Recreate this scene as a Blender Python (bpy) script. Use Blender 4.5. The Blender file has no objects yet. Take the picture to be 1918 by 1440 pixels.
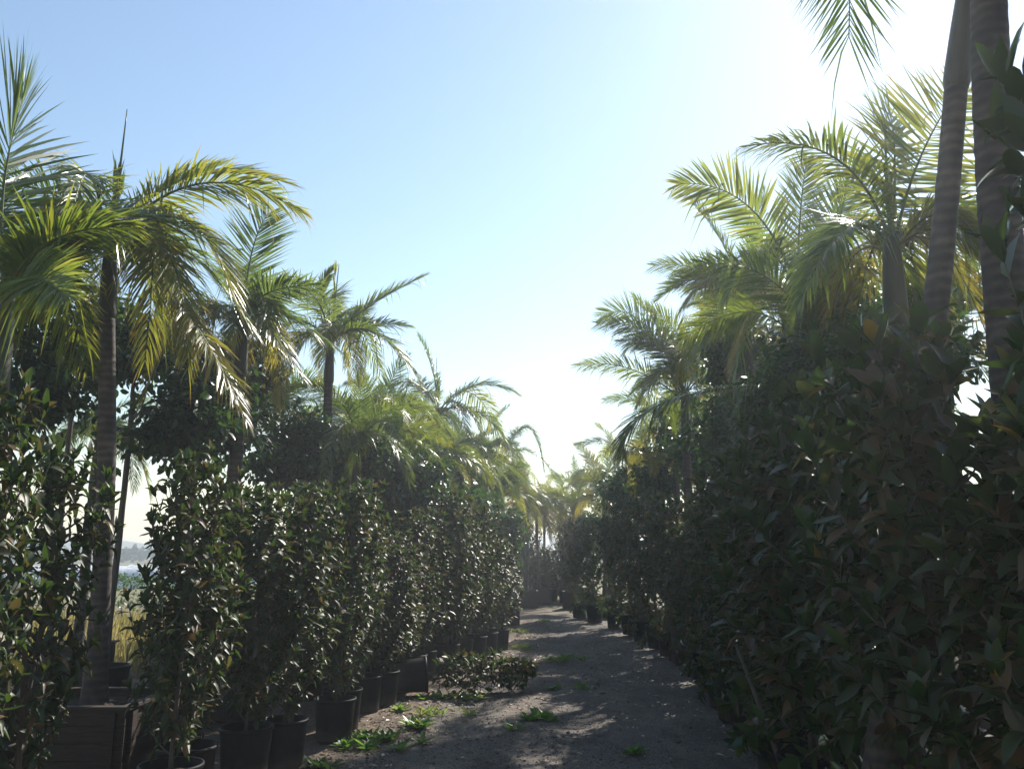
import bpy, math, random
import numpy as np
from mathutils import Vector, Matrix

# ------------------------------------------------------------------ camera, sky, sun, exposure
scene = bpy.context.scene
COL = scene.collection
F_PX, PITCH, CAM_H = 1550.0, math.radians(11.49), 1.75
SUN_AZ, SUN_EL = math.radians(29.0), math.radians(38.0)

cam_d = bpy.data.cameras.new('camera')
cam_d.sensor_width = 36.0
cam_d.lens = 36.0 * F_PX / 1918.0
cam_d.clip_start, cam_d.clip_end = 0.05, 4000
cam = bpy.data.objects.new('camera', cam_d)
COL.objects.link(cam)
cam.location = (0, 0, CAM_H)
cam.rotation_euler = (math.radians(90) + PITCH, 0, 0)
scene.camera = cam

world = bpy.data.worlds.new('World')
scene.world = world
world.use_nodes = True
wn = world.node_tree
wn.nodes.clear()
sky = wn.nodes.new('ShaderNodeTexSky')
sky.sky_type = 'NISHITA'
sky.sun_disc = False
sky.sun_elevation = SUN_EL
sky.sun_rotation = SUN_AZ
sky.altitude = 0
sky.air_density = 1.4
sky.dust_density = 0.18
sky.ozone_density = 1.2
bg = wn.nodes.new('ShaderNodeBackground')
bg.inputs['Strength'].default_value = 0.096
wo = wn.nodes.new('ShaderNodeOutputWorld')
wn.links.new(sky.outputs[0], bg.inputs[0])
wn.links.new(bg.outputs[0], wo.inputs[0])

sun_d = bpy.data.lights.new('sun', 'SUN')
sun_d.energy = 5.0
sun_d.angle = math.radians(0.5)
sun_d.color = (1.0, 0.94, 0.84)
sun = bpy.data.objects.new('sun', sun_d)
COL.objects.link(sun)
S_DIR = Vector((math.sin(SUN_AZ) * math.cos(SUN_EL), math.cos(SUN_AZ) * math.cos(SUN_EL), math.sin(SUN_EL)))
sun.rotation_euler = S_DIR.to_track_quat('Z', 'Y').to_euler()
sun.location = S_DIR * 60

scene.view_settings.view_transform = 'Standard'
scene.view_settings.look = 'None'
scene.view_settings.exposure = 0.85
scene.view_settings.gamma = 1.0
scene.render.engine = 'CYCLES'
cy = scene.cycles
cy.max_bounces = 6
cy.diffuse_bounces = 3
cy.glossy_bounces = 2
cy.transmission_bounces = 4
cy.volume_bounces = 0
cy.use_denoising = True

rng = np.random.default_rng(11)
random.seed(11)

# ------------------------------------------------------------------ small helpers
def ray(px, py):
    x, y = (px - 959.0) / F_PX, (720.0 - py) / F_PX
    c, s = math.cos(PITCH), math.sin(PITCH)
    return np.array((x, c - y * s, s + y * c))

def at(px, py, Y):
    d = ray(px, py)
    return d * (Y / d[1]) + np.array((0, 0, CAM_H))

def norm(v):
    v = np.asarray(v, float)
    return v / np.maximum(np.linalg.norm(v, axis=-1, keepdims=True), 1e-9)

def mesh_np(name, V, polys, mats=(), tone=None, mat_idx=None, smooth=True):
    """polys: list of (k x n int arrays), one array per polygon size."""
    me = bpy.data.meshes.new(name)
    V = np.asarray(V, np.float32)
    me.vertices.add(len(V))
    me.vertices.foreach_set('co', V.ravel())
    loops = np.concatenate([p.ravel() for p in polys]).astype(np.int32)
    sizes = np.concatenate([np.full(len(p), p.shape[1]) for p in polys]).astype(np.int32)
    starts = np.concatenate(([0], np.cumsum(sizes)[:-1])).astype(np.int32)
    me.loops.add(len(loops))
    me.loops.foreach_set('vertex_index', loops)
    me.polygons.add(len(sizes))
    me.polygons.foreach_set('loop_start', starts)
    if mat_idx is not None:
        me.polygons.foreach_set('material_index', np.concatenate(mat_idx).astype(np.int32))
    me.polygons.foreach_set('use_smooth', np.full(len(sizes), smooth, bool))
    me.update(calc_edges=True)
    if tone is not None:
        a = me.attributes.new('tone', 'FLOAT', 'POINT')
        a.data.foreach_set('value', np.asarray(tone, np.float32))
    for m in mats:
        me.materials.append(m)
    return me

class MB:
    """collects pieces of ONE part"""
    def __init__(self):
        self.v, self.p, self.t, self.n = [], {}, [], 0
    def add(self, V, polys, tone=0.0, mi=0):
        V = np.asarray(V, float)
        self.v.append(V)
        self.t.append(np.broadcast_to(np.asarray(tone, float), (len(V),)))
        for p in polys:
            p = np.asarray(p)
            if len(p):
                self.p.setdefault((p.shape[1], mi), []).append(p + self.n)
        self.n += len(V)
    def box(self, c, s, rot=None, tone=0.0, taper=1.0, mi=0):
        q = np.array([(x, y, z) for z in (-.5, .5) for y in (-.5, .5) for x in (-.5, .5)], float)
        q[:4, :2] *= taper
        q = q * np.asarray(s)
        if rot is not None:
            q = q @ np.array(rot).T
        self.add(q + np.asarray(c), [[(0, 2, 3, 1), (4, 5, 7, 6), (0, 1, 5, 4), (2, 6, 7, 3), (0, 4, 6, 2), (1, 3, 7, 5)]], tone, mi)
    def tube(self, pts, rad, n=8, tone=0.0, cap=True, mi=0, jitter=0.0):
        pts = np.asarray(pts, float)
        rad = np.broadcast_to(np.asarray(rad, float), (len(pts),))
        T = norm(np.gradient(pts, axis=0))
        ref = np.array((0, 0, 1.0)) if abs(T[:, 2]).mean() < .8 else np.array((0, 1.0, 0))
        A = norm(np.cross(T, ref))
        B = np.cross(T, A)
        th = np.linspace(0, 2 * np.pi, n, endpoint=False)
        R = rad[:, None] * (1 + (jitter * rng.standard_normal((len(pts), n)) if jitter else 0))
        V = pts[:, None] + R[..., None] * (np.cos(th)[None, :, None] * A[:, None] + np.sin(th)[None, :, None] * B[:, None])
        i = np.arange(len(pts) - 1)[:, None] * n
        j = np.arange(n)
        k = (j + 1) % n
        q = np.stack([i + j, i + k, i + n + k, i + n + j], -1).reshape(-1, 4)
        polys = [q]
        if cap:
            polys.append(np.array([list(range(n - 1, -1, -1)), [(len(pts) - 1) * n + a for a in range(n)]]))
        self.add(V.reshape(-1, 3), polys, tone, mi)
    def lathe(self, prof, n=24, tone=0.0, mi=0, c=(0, 0, 0)):
        prof = np.asarray(prof, float)
        th = np.linspace(0, 2 * np.pi, n, endpoint=False)
        V = np.stack([prof[:, 0][:, None] * np.cos(th), prof[:, 0][:, None] * np.sin(th), np.repeat(prof[:, 1][:, None], n, 1)], -1)
        i = np.arange(len(prof) - 1)[:, None] * n
        j = np.arange(n)
        k = (j + 1) % n
        q = np.stack([i + j, i + k, i + n + k, i + n + j], -1).reshape(-1, 4)
        self.add(V.reshape(-1, 3) + np.asarray(c), [q], tone, mi)
    def mesh(self, name, mats, smooth=True):
        polys, mi = [], []
        for (k, m), lst in self.p.items():
            a = np.concatenate(lst)
            polys.append(a)
            mi.append(np.full(len(a), m))
        if not isinstance(mats, (list, tuple)):
            mats = [mats]
        return mesh_np(name, np.concatenate(self.v), polys, mats, np.concatenate(self.t), mi, smooth)

def obj(name, me, parent=None, loc=(0, 0, 0), rot=(0, 0, 0), scale=None):
    o = bpy.data.objects.new(name, me)
    COL.objects.link(o)
    o.location, o.rotation_euler = loc, rot
    if scale is not None:
        o.scale = scale if hasattr(scale, '__len__') else (scale,) * 3
    if parent is not None:
        o.parent = parent
    return o

def tag(o, label=None, cat=None, group=None, kind=None):
    if label: o['label'] = label
    if cat: o['category'] = cat
    if group: o['group'] = group
    if kind: o['kind'] = kind
    return o

# ------------------------------------------------------------------ materials
def new_mat(name):
    m = bpy.data.materials.new(name)
    m.use_nodes = True
    nt = m.node_tree
    nt.nodes.clear()
    out = nt.nodes.new('ShaderNodeOutputMaterial')
    return m, nt, out

def ramp(nt, fac, stops):
    r = nt.nodes.new('ShaderNodeValToRGB')
    e = r.color_ramp.elements
    while len(e) < len(stops):
        e.new(.5)
    for x, (p, c) in zip(e, stops):
        x.position = p
        x.color = (*c, 1)
    nt.links.new(fac, r.inputs[0])
    return r.outputs[0]

def leaf_mat(name, stops, tr_stops, back=None, rough=.28, tfac=.4, spec=.5, back_rough=.6, rnd=.12):
    m, nt, out = new_mat(name)
    at_ = nt.nodes.new('ShaderNodeAttribute')
    at_.attribute_name = 'tone'
    oi = nt.nodes.new('ShaderNodeObjectInfo')
    ma = nt.nodes.new('ShaderNodeMath')
    ma.operation = 'MULTIPLY_ADD'
    ma.inputs[1].default_value = rnd
    nt.links.new(oi.outputs['Random'], ma.inputs[0])
    nt.links.new(at_.outputs['Fac'], ma.inputs[2])
    su = nt.nodes.new('ShaderNodeMath')
    su.operation = 'SUBTRACT'
    su.use_clamp = True
    su.inputs[1].default_value = rnd / 2
    sc_ = nt.nodes.new('ShaderNodeSeparateColor')
    nt.links.new(oi.outputs['Color'], sc_.inputs[0])
    s2 = nt.nodes.new('ShaderNodeMath')          # object colour: 1 = plain leaf tone, lower = yellower
    s2.operation = 'SUBTRACT'
    s2.inputs[0].default_value = 1.0
    nt.links.new(sc_.outputs[0], s2.inputs[1])
    ad = nt.nodes.new('ShaderNodeMath')
    nt.links.new(ma.outputs[0], ad.inputs[0])
    nt.links.new(s2.outputs[0], ad.inputs[1])
    nt.links.new(ad.outputs[0], su.inputs[0])
    col = ramp(nt, su.outputs[0], stops)
    p = nt.nodes.new('ShaderNodeBsdfPrincipled')
    p.inputs['Roughness'].default_value = rough
    p.inputs['Specular IOR Level'].default_value = spec
    if back is not None:
        g = nt.nodes.new('ShaderNodeNewGeometry')
        mx = nt.nodes.new('ShaderNodeMix')
        mx.data_type = 'RGBA'
        nt.links.new(ramp(nt, su.outputs[0], back), mx.inputs[7])
        nt.links.new(g.outputs['Backfacing'], mx.inputs[0])
        nt.links.new(col, mx.inputs[6])
        nt.links.new(mx.outputs[2], p.inputs['Base Color'])
        mr = nt.nodes.new('ShaderNodeMapRange')
        mr.inputs[3].default_value = rough
        mr.inputs[4].default_value = back_rough
        nt.links.new(g.outputs['Backfacing'], mr.inputs[0])
        nt.links.new(mr.outputs[0], p.inputs['Roughness'])
    else:
        nt.links.new(col, p.inputs['Base Color'])
    t = nt.nodes.new('ShaderNodeBsdfTranslucent')
    nt.links.new(ramp(nt, su.outputs[0], tr_stops), t.inputs['Color'])
    ms = nt.nodes.new('ShaderNodeMixShader')
    ms.inputs[0].default_value = tfac
    nt.links.new(p.outputs[0], ms.inputs[1])
    nt.links.new(t.outputs[0], ms.inputs[2])
    nt.links.new(ms.outputs[0], out.inputs[0])
    return m

def simple_mat(name, c1, c2, scale=8.0, rough=.8, stretch=(1, 1, 1), bump=.3, detail=5, coords='Object', spec=.3):
    m, nt, out = new_mat(name)
    tc = nt.nodes.new('ShaderNodeTexCoord')
    mp = nt.nodes.new('ShaderNodeMapping')
    mp.inputs['Scale'].default_value = stretch
    nt.links.new(tc.outputs[coords], mp.inputs[0])
    n = nt.nodes.new('ShaderNodeTexNoise')
    n.inputs['Scale'].default_value = scale
    n.inputs['Detail'].default_value = detail
    n.inputs['Roughness'].default_value = .65
    nt.links.new(mp.outputs[0], n.inputs[0])
    p = nt.nodes.new('ShaderNodeBsdfPrincipled')
    p.inputs['Roughness'].default_value = rough
    p.inputs['Specular IOR Level'].default_value = spec
    nt.links.new(ramp(nt, n.outputs[0], [(.3, c1), (.7, c2)]), p.inputs['Base Color'])
    if bump:
        b = nt.nodes.new('ShaderNodeBump')
        b.inputs['Strength'].default_value = bump
        b.inputs['Distance'].default_value = .02
        nt.links.new(n.outputs[0], b.inputs['Height'])
        nt.links.new(b.outputs[0], p.inputs['Normal'])
    nt.links.new(p.outputs[0], out.inputs[0])
    return m

M = {}
M['frond'] = leaf_mat('palm_frond_leaf',
    [(0, (.022, .052, .014)), (.35, (.04, .08, .016)), (.62, (.11, .13, .02)), (.8, (.21, .16, .04)), (1, (.16, .10, .05))],
    [(0, (.12, .20, .025)), (.35, (.25, .33, .03)), (.62, (.46, .43, .035)), (.8, (.5, .34, .06)), (1, (.2, .12, .06))], rough=.3, tfac=.42, rnd=.3)
M['rachis'] = simple_mat('palm_rachis', (.05, .07, .02), (.10, .11, .035), 6, .4, bump=.1)
M['crownshaft'] = simple_mat('palm_crownshaft', (.022, .026, .016), (.065, .06, .035), 5, .5, (3, 3, .35), .3)
M['magnolia'] = leaf_mat('magnolia_leaf',
    [(0, (.017, .044, .016)), (.5, (.03, .066, .02)), (.85, (.06, .095, .025)), (1, (.22, .16, .03))],
    [(0, (.06, .12, .02)), (.35, (.10, .17, .025)), (.5, (.13, .13, .03)), (.75, (.2, .13, .035)), (.88, (.18, .24, .04)), (1, (.45, .28, .05))], back=[(0, (.03, .055, .02)), (.4, (.045, .048, .02)), (.65, (.085, .048, .022)), (1, (.15, .08, .03))], rough=.15, tfac=.22, spec=.42, back_rough=.5)
M['ficus'] = leaf_mat('broad_tree_leaf',
    [(0, (.013, .036, .013)), (.5, (.024, .058, .018)), (1, (.045, .095, .025))],
    [(0, (.05, .12, .02)), (.5, (.09, .2, .025)), (1, (.16, .30, .04))], rough=.3, tfac=.25, spec=.45)
M['weed'] = leaf_mat('weed_leaf',
    [(0, (.04, .10, .02)), (.5, (.06, .14, .025)), (1, (.16, .17, .05))],
    [(0, (.16, .36, .04)), (.5, (.22, .42, .05)), (1, (.4, .38, .1))], rough=.4, tfac=.45)
M['dry_grass'] = leaf_mat('dry_grass_blade',
    [(0, (.16, .14, .04)), (.5, (.26, .22, .07)), (1, (.34, .28, .12))],
    [(0, (.30, .28, .06)), (.5, (.5, .42, .12)), (1, (.55, .44, .2))], rough=.6, tfac=.5)
M['litter'] = leaf_mat('dead_leaf',
    [(0, (.10, .06, .03)), (.5, (.22, .15, .08)), (1, (.42, .36, .26))],
    [(0, (.10, .06, .03)), (.5, (.2, .13, .07)), (1, (.3, .25, .16))], rough=.5, tfac=.15)
M['bark'] = simple_mat('magnolia_bark', (.05, .042, .035), (.12, .10, .085), 14, .85, (1, 1, .4), .5)
M['wood'] = simple_mat('planter_wood', (.022, .015, .012), (.058, .040, .031), 9, .8, (1, 1, 9), .35)
M['stake'] = simple_mat('stake_wood', (.05, .038, .03), (.12, .09, .07), 9, .8, (6, 6, .5), .3)
M['pot'] = simple_mat('black_plastic', (.006, .0065, .008), (.014, .014, .016), 30, .55, bump=.05, spec=.1)
M['soil'] = simple_mat('potting_soil', (.02, .014, .01), (.07, .05, .035), 30, .95, bump=1.0)
M['stone'] = simple_mat('gravel_stone', (.05, .048, .048), (.17, .155, .145), 3, .85, bump=.2, coords='Generated')
M['poly'] = simple_mat('tunnel_plastic', (.38, .40, .43), (.7, .72, .74), 3, .4, bump=.1)
M['far_leaf'] = simple_mat('far_tree_leaf', (.03, .055, .02), (.07, .10, .035), 2, .9, bump=.5)
M['hill'] = simple_mat('hill_scrub', (.07, .08, .05), (.14, .13, .08), .05, .95, bump=0)

def dusty_pot():
    m = M['pot']
    nt = m.node_tree
    N, Lk = nt.nodes, nt.links
    p = next(n for n in N if n.type == 'BSDF_PRINCIPLED')
    base = p.inputs['Base Color'].links[0].from_socket
    tc = N.new('ShaderNodeTexCoord')
    sp = N.new('ShaderNodeSeparateXYZ'); Lk.new(tc.outputs['Object'], sp.inputs[0])
    no = N.new('ShaderNodeTexNoise'); no.inputs['Scale'].default_value = 9; no.inputs['Detail'].default_value = 6
    Lk.new(tc.outputs['Object'], no.inputs[0])
    mr = N.new('ShaderNodeMapRange'); mr.inputs[1].default_value = .0; mr.inputs[2].default_value = .16; mr.inputs[3].default_value = .55; mr.inputs[4].default_value = -.12
    Lk.new(sp.outputs[2], mr.inputs[0])
    a = N.new('ShaderNodeMath'); a.operation = 'MULTIPLY_ADD'; a.use_clamp = True; a.inputs[1].default_value = .9
    su = N.new('ShaderNodeMath'); su.operation = 'SUBTRACT'; su.inputs[1].default_value = .42
    Lk.new(no.outputs[0], su.inputs[0]); Lk.new(su.outputs[0], a.inputs[0]); Lk.new(mr.outputs[0], a.inputs[2])
    mx = N.new('ShaderNodeMix'); mx.data_type = 'RGBA'; mx.inputs[7].default_value = (.10, .08, .062, 1)
    Lk.new(a.outputs[0], mx.inputs[0]); Lk.new(base, mx.inputs[6]); Lk.new(mx.outputs[2], p.inputs['Base Color'])
dusty_pot()

def palm_bark():
    m, nt, out = new_mat('palm_bark')
    tc = nt.nodes.new('ShaderNodeTexCoord')
    n = nt.nodes.new('ShaderNodeTexNoise')
    n.inputs['Scale'].default_value = 7
    n.inputs['Detail'].default_value = 6
    nt.links.new(tc.outputs['Object'], n.inputs[0])
    w = nt.nodes.new('ShaderNodeTexWave')
    w.bands_direction = 'Z'
    w.inputs['Scale'].default_value = 4.5
    w.inputs['Distortion'].default_value = 2.6
    w.inputs['Detail Scale'].default_value = 2.5
    nt.links.new(tc.outputs['Object'], w.inputs[0])
    mx = nt.nodes.new('ShaderNodeMath')
    mx.operation = 'MULTIPLY_ADD'
    mx.inputs[1].default_value = .17
    nt.links.new(w.outputs[1], mx.inputs[0])
    nt.links.new(n.outputs[0], mx.inputs[2])
    p = nt.nodes.new('ShaderNodeBsdfPrincipled')
    p.inputs['Roughness'].default_value = .85
    nt.links.new(ramp(nt, mx.outputs[0], [(.3, (.014, .010, .009)), (.5, (.034, .025, .022)), (.62, (.05, .037, .03)), (.9, (.11, .085, .068))]), p.inputs['Base Color'])
    b = nt.nodes.new('ShaderNodeBump')
    b.inputs['Strength'].default_value = .5
    b.inputs['Distance'].default_value = .02
    nt.links.new(mx.outputs[0], b.inputs['Height'])
    nt.links.new(b.outputs[0], p.inputs['Normal'])
    nt.links.new(p.outputs[0], out.inputs[0])
    return m
M['palm_bark'] = palm_bark()

# ------------------------------------------------------------------ ground
def x_left(Y):   # line of pot centres on the field side of the track
    return float(np.interp(Y, [4, 6, 7.4, 8.6, 10.2, 11.6, 13.7, 16, 24, 40], [-2.75, -2.32, -1.97, -1.73, -1.56, -1.38, -.85, -.22, 0.2, .6]))
def x_right(Y):  # line of pot centres on the sun side
    return float(np.interp(Y, [2, 4, 6, 8, 11, 14, 20, 25, 33], [2.15, 2.08, 2.08, 2.26, 2.6, 2.85, 2.5, 1.65, 1.3]))

def ground_z(x, y):
    u = np.asarray(x) - np.interp(y, [4, 7.4, 11.6, 16, 24], [-2.5, -1.9, -1.3, -.2, .2])
    rut = np.exp(-((u - 1.05 - .12 * np.sin(y * .5)) / .22) ** 2) + np.exp(-((u - 2.5 - .12 * np.sin(y * .5)) / .22) ** 2)
    return -.028 * rut * (1 + .4 * np.sin(y * 2.1)) * (np.asarray(y) < 40) + .018 * np.sin(x * 2.3 + y * .7) * np.sin(y * 1.1 - x) + .012 * np.sin(x * 5.1 + 1) * np.sin(y * 3.7) - .012

def ground_mat():
    m, nt, out = new_mat('gravel_track')
    N, Lk = nt.nodes, nt.links
    tc = N.new('ShaderNodeTexCoord')
    def noise(scale, detail=5, rough=.6, stretch=None):
        n = N.new('ShaderNodeTexNoise')
        n.inputs['Scale'].default_value = scale
        n.inputs['Detail'].default_value = detail
        n.inputs['Roughness'].default_value = rough
        src = tc.outputs['Object']
        if stretch:
            mp = N.new('ShaderNodeMapping')
            mp.inputs['Scale'].default_value = stretch
            Lk.new(src, mp.inputs[0])
            src = mp.outputs[0]
        Lk.new(src, n.inputs[0])
        return n.outputs[0]
    fine = ramp(nt, noise(60, 4, .7), [(.3, (.05, .044, .039)), (.5, (.148, .13, .115)), (.7, (.30, .265, .23))])
    brown = ramp(nt, noise(42, 5, .75), [(.27, (.05, .038, .03)), (.5, (.165, .122, .092)), (.73, (.31, .245, .185))])
    mulch = N.new('ShaderNodeAttribute')
    mulch.attribute_name = 'tone'
    a = N.new('ShaderNodeMath'); a.operation = 'MULTIPLY_ADD'; a.inputs[1].default_value = 1.3; a.inputs[2].default_value = -.65
    Lk.new(noise(1.1, 5, .65), a.inputs[0])
    ad = N.new('ShaderNodeMath'); ad.operation = 'ADD'; ad.use_clamp = True
    Lk.new(a.outputs[0], ad.inputs[0]); Lk.new(mulch.outputs['Fac'], ad.inputs[1])
    mx = N.new('ShaderNodeMix'); mx.data_type = 'RGBA'
    Lk.new(ad.outputs[0], mx.inputs[0]); Lk.new(fine, mx.inputs[6]); Lk.new(brown, mx.inputs[7])
    damp = ramp(nt, noise(1.7, 6, .7, (1, .45, 1)), [(.32, (.5, .5, .53)), (.5, (.9, .9, .9)), (.68, (1.28, 1.22, 1.15))])
    chips = ramp(nt, noise(130, 2, .5), [(.42, (.7, .68, .66)), (.6, (1, 1, 1)), (.7, (1.9, 1.75, 1.6))])
    m3 = N.new('ShaderNodeMix'); m3.data_type = 'RGBA'; m3.blend_type = 'MULTIPLY'; m3.inputs[0].default_value = 1
    Lk.new(mx.outputs[2], m3.inputs[6]); Lk.new(damp, m3.inputs[7])
    m4 = N.new('ShaderNodeMix'); m4.data_type = 'RGBA'; m4.blend_type = 'MULTIPLY'; m4.inputs[0].default_value = 1
    Lk.new(m3.outputs[2], m4.inputs[6]); Lk.new(chips, m4.inputs[7])
    far = ramp(nt, noise(.12, 6, .6), [(.35, (.10, .11, .04)), (.5, (.19, .16, .08)), (.65, (.12, .12, .05))])
    sp = N.new('ShaderNodeSeparateXYZ'); Lk.new(tc.outputs['Object'], sp.inputs[0])
    mr = N.new('ShaderNodeMapRange'); mr.inputs[1].default_value = 24; mr.inputs[2].default_value = 34
    ab = N.new('ShaderNodeVectorMath'); ab.operation = 'LENGTH'; Lk.new(tc.outputs['Object'], ab.inputs[0])
    Lk.new(ab.outputs['Value'], mr.inputs[0])
    m2 = N.new('ShaderNodeMix'); m2.data_type = 'RGBA'
    Lk.new(mr.outputs[0], m2.inputs[0]); Lk.new(m4.outputs[2], m2.inputs[6]); Lk.new(far, m2.inputs[7])
    p = N.new('ShaderNodeBsdfPrincipled')
    p.inputs['Roughness'].default_value = .9
    p.inputs['Specular IOR Level'].default_value = .25
    Lk.new(m2.outputs[2], p.inputs['Base Color'])
    b1 = N.new('ShaderNodeBump'); b1.inputs['Strength'].default_value = .65; b1.inputs['Distance'].default_value = .02
    Lk.new(noise(48, 5, .75), b1.inputs['Height'])
    b2 = N.new('ShaderNodeBump'); b2.inputs['Strength'].default_value = .6; b2.inputs['Distance'].default_value = .08
    Lk.new(noise(7, 4, .6), b2.inputs['Height']); Lk.new(b1.outputs[0], b2.inputs['Normal'])
    Lk.new(b2.outputs[0], p.inputs['Normal'])
    Lk.new(p.outputs[0], out.inputs[0])
    return m

def build_ground():
    xs = np.concatenate([np.linspace(-420, -20, 16)[:-1], np.linspace(-20, -5, 20)[:-1], np.linspace(-5, 6, 90)[:-1], np.linspace(6, 20, 18)[:-1], np.linspace(20, 420, 16)])
    ys = np.concatenate([np.linspace(-40, 1, 14)[:-1], np.linspace(1, 18, 140)[:-1], np.linspace(18, 45, 70)[:-1], np.linspace(45, 420, 22)])
    X, Y = np.meshgrid(xs, ys)
    XL = np.vectorize(x_left)(Y)
    Z = ground_z(X, Y)
    tone = np.clip(1.0 - (X - (XL + .25)) / .75, 0, 1) * .85          # mulch spilt along the pots
    tone = np.maximum(tone, np.clip(.55 - np.abs(X - (XL + 1.75)) / .55, 0, 1) * .55)   # earth between the wheel tracks
    V = np.stack([X, Y, Z], -1).reshape(-1, 3)
    nx, ny = len(xs), len(ys)
    i = (np.arange(ny - 1)[:, None] * nx + np.arange(nx - 1)).ravel()
    q = np.stack([i, i + 1, i + nx + 1, i + nx], -1)
    return obj('ground', mesh_np('ground', V, [q], [ground_mat()], tone.ravel()))
tag(build_ground(), kind='structure')

def build_hills():
    n = 90
    xs = np.linspace(-395, 395, n)
    h = 6.2 + 1.6 * np.sin(xs * .021 + 1) + .9 * np.sin(xs * .057) + .5 * np.sin(xs * .13 + 2) + .25 * np.sin(xs * .4)
    rows = [(330, -.3, 0), (350, .45, 0), (372, 1, 0), (395, 1.15, 0)]
    V = np.concatenate([np.stack([xs, np.full(n, y), np.where(k < 0, -.3, h * k) if k < 0 else h * k], -1) for y, k, _ in rows])
    i = (np.arange(len(rows) - 1)[:, None] * n + np.arange(n - 1)).ravel()
    return obj('hills', mesh_np('hills', V, [np.stack([i, i + 1, i + n + 1, i + n], -1)], [M['hill']]))
tag(build_hills(), kind='structure')

# ------------------------------------------------------------------ leaf templates (u along, v across, w off the plane)
def template(rows, tip=True, fold=.22):
    """rows: (u, half width, droop).  Three vertices per row, folded along the midrib."""
    V, Q, T = [], [], []
    for u, w, d in rows:
        V += [(u, -w, d + fold * w * .5), (u, 0, d), (u, w, d + fold * w * .5)]
    for r in range(len(rows) - 1):
        a = r * 3
        Q += [(a, a + 3, a + 4, a + 1), (a + 1, a + 4, a + 5, a + 2)]
    if tip:
        a = (len(rows) - 1) * 3
        V.append((1.0, 0, rows[-1][2] * 1.6 - .02))
        k = len(V) - 1
        T += [(a, k, a + 1), (a + 1, k, a + 2)]
    return np.array(V), np.array(Q)[:, ::-1], np.array(T)[:, ::-1]
LEAF_HI = [template([(0, .05, 0), (.14, .34, .02), (.34, .46, .015), (.6, .46, -.02), (.82, .30, -.07)], fold=.2),
           template([(0, .05, 0), (.13, .32, .03), (.32, .45, .035), (.58, .45, -.02), (.80, .30, -.14)], fold=.45),
           template([(0, .05, 0), (.15, .33, -.01), (.36, .46, -.02), (.62, .44, .0), (.84, .27, .05)], fold=.32),
           template([(0, .05, 0), (.12, .30, .04), (.30, .42, .05), (.54, .42, -.04), (.74, .28, -.22)], fold=.6)]
LEAF_MID = template([(0, .06, 0), (.3, .46, .015), (.7, .42, -.05)])
LEAF_LO = template([(0, .08, 0), (.5, .5, -.01)])

def leaves(mb, P, D, N, L, W, tpl, tone, mi=0):
    P, D, N, L, W = (np.asarray(q) for q in (P, D, N, L, W))
    if isinstance(tpl, list):
        k = len(tpl)
        for i in range(k):
            leaves(mb, P[i::k], D[i::k], N[i::k], L[i::k], W[i::k], tpl[i], np.asarray(tone)[i::k], mi)
        return
    D = norm(D)
    N = norm(N - (N * D).sum(-1, keepdims=True) * D)
    S = np.cross(N, D)
    V, Q, T = tpl
    L = np.asarray(L)[:, None, None]
    W = np.asarray(W)[:, None, None]
    X = P[:, None] + D[:, None] * L * V[None, :, 0:1] + S[:, None] * W * V[None, :, 1:2] + N[:, None] * L * V[None, :, 2:3]
    k = len(V)
    off = (np.arange(len(P)) * k)[:, None, None]
    mb.add(X.reshape(-1, 3), [(Q[None] + off).reshape(-1, 4), (T[None] + off).reshape(-1, 3)], np.repeat(tone, k), mi)

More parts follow.
